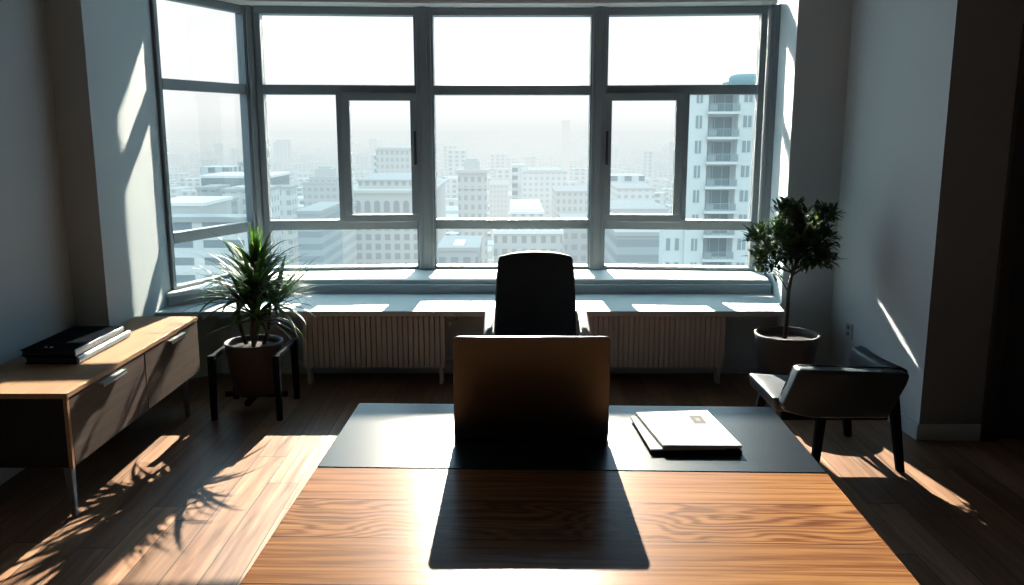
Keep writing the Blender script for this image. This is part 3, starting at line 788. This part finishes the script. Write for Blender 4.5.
# ------------------------------------------------------------------ the city outside
GZ = -90.0
M_GROUND = NT('hazy_ground')
t = M_GROUND; p = t.pos()
vor = t.n('ShaderNodeTexVoronoi'); vor.inputs['Scale'].default_value = .022; t.l(p, vor.inputs['Vector'])
nz = t.noise(p, .004, 6, .6)
cc = t.mix(nz.outputs[0], (.05, .075, .07), t.mix(vor.outputs[0], (.18, .20, .19), (.08, .11, .11)))
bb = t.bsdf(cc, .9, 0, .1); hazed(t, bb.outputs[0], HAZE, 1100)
g = MB(); g.prism([(-9000, 30), (9000, 30), (15000, 26000), (-15000, 26000)], GZ - 5, GZ)
o = g.build('city_ground', M_GROUND.m); o['kind'] = 'structure'

FOOT = []
CITY = {
 'white': m_city('city_white', (.62, .63, .62), (.33, .38, .40), 3.4, 3.4, .5, .5),
 'stone': m_city('city_stone', (.46, .46, .44)),
 'stone_grid': m_city('city_stone_grid', (.48, .48, .46), (.24, .28, .30), 2.6, 3.5, .5, .55),
 'grey_grid': m_city('city_grey_grid', (.34, .37, .38), (.18, .22, .25), 3.0, 3.4, .6, .5),
 'blue_band': m_city('city_blue_band', (.26, .32, .35), (.20, .26, .30), 60, 3.4, .985, .5),
 'dark': m_city('city_dark', (.075, .115, .145), (.05, .08, .10), 4, 3.4, .7, .4),
 'balcony': m_city('city_balcony_bands', (.62, .64, .64), (.16, .21, .25), 9.0, 3.1, .8, .45),
 'roof': m_city('city_roof', (.33, .335, .33)),
 'bright': m_city('city_bright_roof', (.82, .82, .80)),
 'win': m_city('city_window', (.09, .12, .14)),
 'towerwhite': m_city('tower_white', (.56, .60, .60)),
 'towershade': m_city('tower_recess', (.30, .345, .36)),
 'towerwin': m_city('tower_window', (.21, .25, .265)),
 'towerglass': m_city('tower_glass', (.14, .175, .19)),
 'teal': m_city('tower_teal', (.14, .24, .26)),
 'rail': m_city('tower_rail', (.22, .26, .27)),
 'sprawl': m_city('city_sprawl_blocks', (.55, .58, .58), (.12, .17, .19), 9, 6, .5, .55, .5, 1000),
 'car': m_city('street_pale', (.8, .82, .82)),
}
def ext(u0, u1, v, d):
    a, b = U(u0, v, d), U(u1, v, d); return a.x, b.x, a.z
def block(root, name, u0, u1, v, d, depth, mat, base=GZ, local_top=None):
    x0, x1, z = ext(u0, u1, v, d); m = MB(); m.box(x0, x1, d, d + depth, base, z); return m.build(name, CITY[mat], root)
def bld(name, label, u0, u1, v, d, depth, mat, extras=(), roofmat='roof', group='hazy city buildings outside the window'):
    x0, x1, z = ext(u0, u1, v, d); FOOT.append((x0 - 2, x1 + 2, d - 2, d + depth + 2))
    r = thing(name, label, 'building', ((x0 + x1) / 2, d + depth / 2, GZ), group=group)
    m = MB(); m.box(x0, x1, d, d + depth, GZ, z); m.build('wall', CITY[mat], r)
    m = MB(); ov = .4
    m.box(x0 - ov, x1 + ov, d - ov, d + depth + ov, z + .01, z + .9); m.build('roof', CITY[roofmat], r)
    for e in extras:
        nm, a, b, vt, dd, dp, mt = e
        xx0, xx1, zz = ext(a, b, vt, d + dd); m = MB(); m.box(xx0, xx1, d + dd, d + dd + dp, z + .9, max(zz, z + 1.2)); m.build(nm, CITY[mt], r)
    return r

# left window
bld('office_building', 'dark blue flat roofed building far beyond the left window', 201, 270, 178, 300, 26, 'dark', (), 'bright')
bld('office_building', 'pale low block standing before the dark flat roofed building', 222, 262, 192, 262, 20, 'white', (('roof_house', 232, 248, 189, 4, 8, 'white'),), 'roof')
bld('office_building', 'small pale blue cube building left of the dark flat roofed block', 197, 214, 190, 268, 14, 'grey_grid')
bld('office_building', 'long white roofed block seen through the left window above its lower bar', 150, 204, 206, 225, 22, 'stone', (), 'bright')
bld('office_building', 'slate coloured block right of the white roofed block in left window', 204, 226, 203, 249.5, 10, 'blue_band')
bld('apartment_building', 'white apartment block with long balcony bands low in the left window', 158, 256, 222, 150, 5, 'balcony', (), 'roof')
# second window
r = bld('stepped_tower', 'grey stepped tower with a small crown left of the casement', 303, 342, 184, 420, 24, 'grey_grid',
        (('upper_stage', 309, 340, 177, 3, 18, 'grey_grid'), ('crown', 315, 332, 169, 6, 10, 'stone'), ('crown_top', 318, 328, 166.5, 8, 6, 'stone')))
bld('office_building', 'white gridded building left of the stepped tower', 273, 290, 189, 300, 10, 'white')
bld('office_building', 'grey banded block below the stepped tower behind the strap leaved plant', 297, 320, 214, 235, 30, 'blue_band', (), 'roof')
bld('office_building', 'paler striped block between the banded block and arcaded palace', 320, 341, 212, 268, 25, 'stone_grid', (), 'roof')
bld('tall_block', 'tall pale slab rising behind the arcaded building', 376, 425, 151, 450, 30, 'stone_grid', (('parapet', 377, 424, 147.5, 1, 27, 'stone'),))
# arcaded building, modelled in full
d0 = 300.0
x0, x1, zt = ext(343, 430, 193, d0)
ar = thing('arcaded_building', 'big pale stone building with a row of arched windows under its cornice', 'building', ((x0 + x1) / 2, d0 + 34, GZ))
m = MB(); m.box(x0, x1, d0, d0 + 70, GZ, zt); m.build('wall', CITY['stone'], ar)
m = MB(); m.box(x0 - 1.2, x1 + 1.2, d0 - 1.2, d0 + 71, zt + .01, zt + 1.0); m.build('cornice', CITY['stone'], ar)
m = MB(); m.box(x0 - .5, x1 + .5, d0 - .5, d0 - .01, zt - 9.0, zt - 8.2); m.build('string_course', CITY['bright'], ar)
m = MB(); m.box(x0 + 4, x1 - 3, d0 + 8, d0 + 60, zt + 1.02, zt + 3.6); at = m.build('attic', CITY['stone_grid'], ar)
m = MB(); m.box(x0 + 3.4, x1 - 2.4, d0 + 7.4, d0 + 60.6, zt + 3.62, zt + 4.2); m.build('roof', CITY['roof'], ar)
FOOT.append((x0 - 3, x1 + 3, d0 - 3, d0 + 74)); FOOT.append((15, 34, 96, 112))
nb = 9; bw = (x1 - x0) / nb
arch = [(-1.0, 0), (1.0, 0), (1.0, 3.0)] + [(math.cos(R(k * 22.5)), 3.0 + math.sin(R(k * 22.5))) for k in range(1, 8)] + [(-1.0, 3.0)]
Mr = Matrix.Rotation(R(90), 4, 'X')
first = None
for i in range(nb):
    xc = x0 + bw * (i + .5)
    if first is None:
        m = MB(); m.prism(arch, 0, .25, Matrix.Translation((xc, d0 - .002, zt - 6.6)) @ Mr); first = m.build('arched_window', CITY['win'], ar); fx = xc
    else: copy_part(first, ar, (xc - fx, 0, 0))
fw_ = None
for j in range(9):
    for i in range(nb):
        xc = x0 + bw * (i + .5); zc = zt - 12.0 - j * 3.35
        if fw_ is None:
            m = MB(); m.box(xc - .95, xc + .95, d0 - .2, d0 - .002, zc - 1.05, zc + 1.05); fw_ = m.build('window', CITY['win'], ar); bx_, bz_ = xc, zc
        else: copy_part(fw_, ar, (xc - bx_, 0, zc - bz_))
# centre window
t2 = bld('corniced_tower', 'slim stone tower with wide cornice right of the arcaded building', 458, 486, 173, 330, 14, 'stone_grid',
         (('roof_house', 464, 479, 161, 3, 8, 'stone'), ('roof_cap', 465.5, 477.5, 158.5, 4, 6, 'stone')), 'roof')
xx0, xx1, zz = ext(455, 489, 172.5, 329); m = MB(); m.box(xx0, xx1, 328.6, 345.5, zz - .2, zz + .9); m.build('cornice', CITY['stone'], t2)
xx0, xx1, zz = ext(457, 487, 187, 330); m = MB(); m.box(xx0, xx1, 329.4, 329.98, zz - .6, zz); m.build('string_course', CITY['stone'], t2)
bld('tall_block', 'broad pale block beyond the street in the middle of the city', 523, 567, 173, 520, 60, 'white', (('parapet', 528, 562, 170, 2, 40, 'stone'),))
bld('tall_block', 'pale slab behind the dormered building at the right of centre window', 556, 592, 193, 400, 40, 'stone_grid')
bld('low_building', 'building with a brilliant white sunlit roof in the street canyon', 511, 543, 214, 330, 60, 'white', (('roof_house', 513, 542, 209, 4, 40, 'bright'),), 'bright')
dm = bld('mansard_building', 'ornate pale building with roof dormers straight behind the office chair', 494, 562, 234, 230, 22, 'stone_grid', (), 'bright')
x0, x1, zt = ext(494, 562, 234, 230)
first = None
for i in range(8):
    xc = x0 + (x1 - x0) * (i + .5) / 8
    if first is None:
        m = MB(); m.box(xc - .75, xc + .75, 230.6, 233, zt + .92, zt + 2.3); m.prism([(xc - .9, zt + 2.3), (xc + .9, zt + 2.3), (xc, zt + 3.1)], 0, 2.6, Matrix.Translation((0, 233.1, 0)) @ Mr); first = m.build('dormer', CITY['white'], dm); fx = xc
    else: copy_part(first, dm, (xc - fx, 0, 0))
bld('office_building', 'grey block between the dormered building and the mullion right of it', 565, 604, 226, 260, 30, 'grey_grid')
bld('low_building', 'low pale rooftop with bright skylight below the corniced tower', 438, 478, 251, 210, 24, 'grey_grid', (('skylight', 453, 464, 246, 3, 10, 'bright'),))
bld('tall_block', 'faint pale block left of the street behind the corniced tower', 489, 508, 186, 620, 60, 'stone_grid')
bld('hazy_tower', 'faint slim tower on the hazy skyline right of the centre', 563, 570, 121, 1500, 40, 'grey_grid')
bld('hazy_tower', 'faint tallest tower rising behind the broad pale block', 525, 531, 158, 900, 30, 'stone_grid')
# right window
bld('tall_block', 'pale gridded block low in the right casement', 618, 655, 190, 420, 40, 'white')
bld('low_building', 'long low pale block in front of the gridded block, right casement', 596, 668, 211, 330, 40, 'stone_grid')
bld('office_building', 'blue grey glazed block low beside the white balcony tower', 617, 668, 236, 190, 40, 'blue_band')
bld('office_building', 'pale narrow block left of the blue grey glazed block', 608, 616, 229, 240, 15, 'stone_grid')
# balcony tower
d1 = 100.0
tw = thing('balcony_tower', 'tall white apartment tower with stacked balconies in the right window', 'building', (24, 112, GZ))
sx = lambda u, v=170: U(u, v, d1).x
xa, xb, xl, xr = sx(687), sx(782), sx(706), sx(736)
zr = 5.9
m = MB(); m.box(xa, xl, d1, d1 + 6, GZ, zr); m.box(xr, xb, d1, d1 + 6, GZ, zr); m.box(xl, xr, d1 + 2.0, d1 + 5.9, GZ, zr); m.build('wall', CITY['towerwhite'], tw)
m = MB(); m.box(sx(666), xa - .01, d1 + .3, d1 + 3, GZ, -8.6); m.build('side_wing', CITY['towerwhite'], tw)
m = MB(); m.box(xa - .3, xb + .3, d1 - .3, d1 + 6.3, zr + .01, zr + .6); m.build('roof', CITY['towerwhite'], tw)
m = MB(); m.lathe([(2.2, 0), (2.2, 1.0), (2.0, 1.3), (1.4, 1.45), (.3, 1.5)], (sx(755, 90), d1 + 3, zr + .62), 32); m.build('water_tank', CITY['teal'], tw, smooth=True)
m = MB(); m.box(sx(733, 90), sx(740, 90), d1 + 2, d1 + 5, zr + .62, zr + 1.2); m.build('vent_house', CITY['teal'], tw)
first = None
for k in range(-7, 2):
    zs = .75 + 2.81 * k
    if first is None:
        m = MB(); m.box(xl - .15, xr + .15, d1 - .75, d1 + 1.98, zs - .14, zs + .14); bal = m.build('balcony', CITY['towerwhite'], tw)
        m = MB()
        m.box(xl, xr, d1 - .72, d1 - .66, zs + .98, zs + 1.04)
        n = 16
        for i in range(n + 1):
            x = xl + (xr - xl - .06) * i / n; m.box(x, x + .05, d1 - .71, d1 - .67, zs + .14, zs + .98)
        m.box(xl + .05, xl + .9, d1 - .69, d1 - .688, zs + .25, zs + .9); m.box(xr - .7, xr - .05, d1 - .69, d1 - .688, zs + .25, zs + .9)
        m.build('railing', CITY['rail'], bal)
        m = MB(); m.box(xl + .25, xr - .25, d1 + 1.9, d1 + 1.985, zs + .15, zs + 2.35); gd = m.build('glass_door', CITY['towerglass'], bal)
        m = MB()
        for q in (.34, .66): m.box(xl + (xr - xl) * q - .05, xl + (xr - xl) * q + .05, d1 + 1.84, d1 + 1.89, zs + .15, zs + 2.35)
        m.build('door_frame', CITY['towershade'], bal)
        m = MB(); m.box(xl + .3, xl + .95, d1 + 1.78, d1 + 1.83, zs + .2, zs + 2.3); m.build('curtain', CITY['towershade'], bal)
        first = bal; zf = zs
    else: copy_part(first, tw, (0, 0, zs - zf))
first = None
for k in range(-7, 2):
    zs = .75 + 2.81 * k
    for (ua, ub, h0, h1) in ((694, 700, 1.1, 2.5), (741, 749, 1.2, 2.5), (757, 766, 1.2, 2.5)):
        m = MB(); m.box(sx(ua), sx(ub), d1 - .06, d1 - .003, zs + h0, zs + h1); wo = m.build('window', CITY['towerwin'], tw)
        m = MB(); xm = (sx(ua) + sx(ub)) / 2; m.box(xm - .05, xm + .05, d1 - .10, d1 - .061, zs + h0, zs + h1); m.build('window_bar', CITY['towerwhite'], wo)
    if zs < -10:
        for ua in (669, 678):
            m = MB(); m.box(sx(ua), sx(ua + 4), d1 + .24, d1 + .297, zs + 1.1, zs + 2.5); m.build('window', CITY['towerwin'], tw)

def clear(x, y, wx, wy):
    return all(x + wx / 2 < a or x - wx / 2 > b or y + wy < c or y > d for a, b, c, d in FOOT)
# far sprawl: nobody could count it
rs = random.Random(3)
for nm, mt in (('city_sprawl', 'stone'),):
    m = MB()
    for k in range(2600):
        y = 480 + (rs.random() ** 1.6) * 5200; x = rs.uniform(-.62, .42) * y
        wx, wy, h = rs.uniform(9, 34), rs.uniform(9, 34), rs.choice((6, 8, 10, 12, 16, 20, 28)) * rs.uniform(.7, 1.3)
        if rs.random() < .03: h = rs.uniform(35, 70)
        if clear(x, y, wx, wy): m.box(x - wx / 2, x + wx / 2, y, y + wy, GZ, GZ + h)
    o = m.build(nm, CITY['sprawl']); tag(o, 'hazy sprawl of low city blocks reaching to the horizon', 'city', kind='stuff')
m = MB()
for k in range(700):
    y = rs.uniform(190, 455); x = rs.uniform(-.55, .40) * y
    wx, wy, h = rs.uniform(8, 22), rs.uniform(8, 22), rs.uniform(8, 34)
    if abs(x - .03 * y) < 9 or not clear(x, y, wx, wy): continue
    m.box(x - wx / 2, x + wx / 2, y, y + wy, GZ, GZ + h)
tag(m.build('city_rooftops', CITY['stone_grid']), 'crowd of low rooftops between the nearer buildings', 'city', kind='stuff')
# low hazy hills on the horizon
m = MB(); vs, fs = [], []
n = 90
for i in range(n + 1):
    x = -9000 + 18000 * i / n
    h = 70 + 35 * (noise.noise(Vector((x * .0006, 3, 0))) * .5 + .5)
    vs += [(x, 9500, GZ), (x, 10300, GZ + h), (x, 12000, GZ)]
for i in range(n):
    a = i * 3; fs += [(a, a + 3, a + 4, a + 1), (a + 1, a + 4, a + 5, a + 2)]
m.pts(vs, fs); o = m.build('hills', CITY['stone'], smooth=True); o['kind'] = 'structure'

# ------------------------------------------------------------------ light
wd = bpy.data.worlds.new('world'); scene.world = wd; wd.use_nodes = True
nt = wd.node_tree; nt.nodes.clear()
tc = nt.nodes.new('ShaderNodeTexCoord'); sep = nt.nodes.new('ShaderNodeSeparateXYZ'); nt.links.new(tc.outputs['Generated'], sep.inputs[0])
rp = nt.nodes.new('ShaderNodeValToRGB'); nt.links.new(sep.outputs[2], rp.inputs[0])
st_ = [(0, (.94, .98, .97)), (.008, (1.0, 1.02, 1.01)), (.022, (1.09, 1.10, 1.09)), (.14, (1.2, 1.2, 1.18)), (.30, (2.3, 3.15, 3.5)), (1.0, (2.0, 3.1, 3.7))]
e = rp.color_ramp.elements
while len(e) < len(st_): e.new(.5)
for q, (p_, c_) in zip(e, st_): q.position = p_; q.color = (*c_, 1)
bg = nt.nodes.new('ShaderNodeBackground'); bg.inputs[1].default_value = 1.0
nt.links.new(rp.outputs[0], bg.inputs[0])
wo_ = nt.nodes.new('ShaderNodeOutputWorld'); nt.links.new(bg.outputs[0], wo_.inputs[0])

sunp = Vector((.04, 18.0, 7.85))
ld = bpy.data.lights.new('low_sun', 'SPOT'); ld.energy = 92000; ld.color = (1.0, .90, .75); ld.spot_size = R(27); ld.spot_blend = .05; ld.shadow_soft_size = .065
lo = bpy.data.objects.new('low_sun', ld); COL.objects.link(lo); lo.location = sunp
lo.rotation_euler = (Vector((.0, 5.8, 1.7)) - sunp).to_track_quat('-Z', 'Y').to_euler()

# added narrow lamp outside the glass, throws a light streak on the right wall
gl = bpy.data.lights.new('streak_lamp', 'SPOT'); gl.energy = 2600; gl.color = (1.0, .93, .82); gl.spot_size = R(3.9); gl.spot_blend = .12; gl.shadow_soft_size = .004
go = bpy.data.objects.new('streak_lamp', gl); COL.objects.link(go)
Wp = Vector((2.022, 4.45, .50)); k_ = 3.0; Pp = Vector((2.022 - .72 * k_, 4.45 + k_, .50 + .5 * k_)); go.location = Pp
zax = (Pp - Wp).normalized(); sdir = Vector((.02, -.44, -.235)); xax = (sdir - zax * sdir.dot(zax)).normalized(); yax = zax.cross(xax)
go.rotation_euler = Matrix((xax, yax, zax)).transposed().to_euler(); go.scale = (1, .12, 1)

# ------------------------------------------------------------------ colour management, sampling
scene.view_settings.view_transform = 'Standard'
scene.view_settings.look = 'None'
scene.view_settings.exposure = 0
vs_ = scene.view_settings; vs_.use_curve_mapping = True
cm = vs_.curve_mapping
# gentle grade: deeper, cooler shadows; warm highlights untouched
for ci, pts in ((0, ((.10, .078), (.35, .335), (.7, .695), (.9, .90))), (1, ((.10, .087), (.35, .355), (.7, .70), (.9, .90))), (2, ((.10, .099), (.35, .368), (.7, .70), (.9, .90)))):
    c_ = cm.curves[ci]
    for p_ in pts: c_.points.new(*p_)
cm.update()
cy = scene.cycles
cy.use_denoising = True
cy.max_bounces = 8; cy.diffuse_bounces = 4; cy.glossy_bounces = 3; cy.transparent_max_bounces = 16
cy.sample_clamp_indirect = 4.0
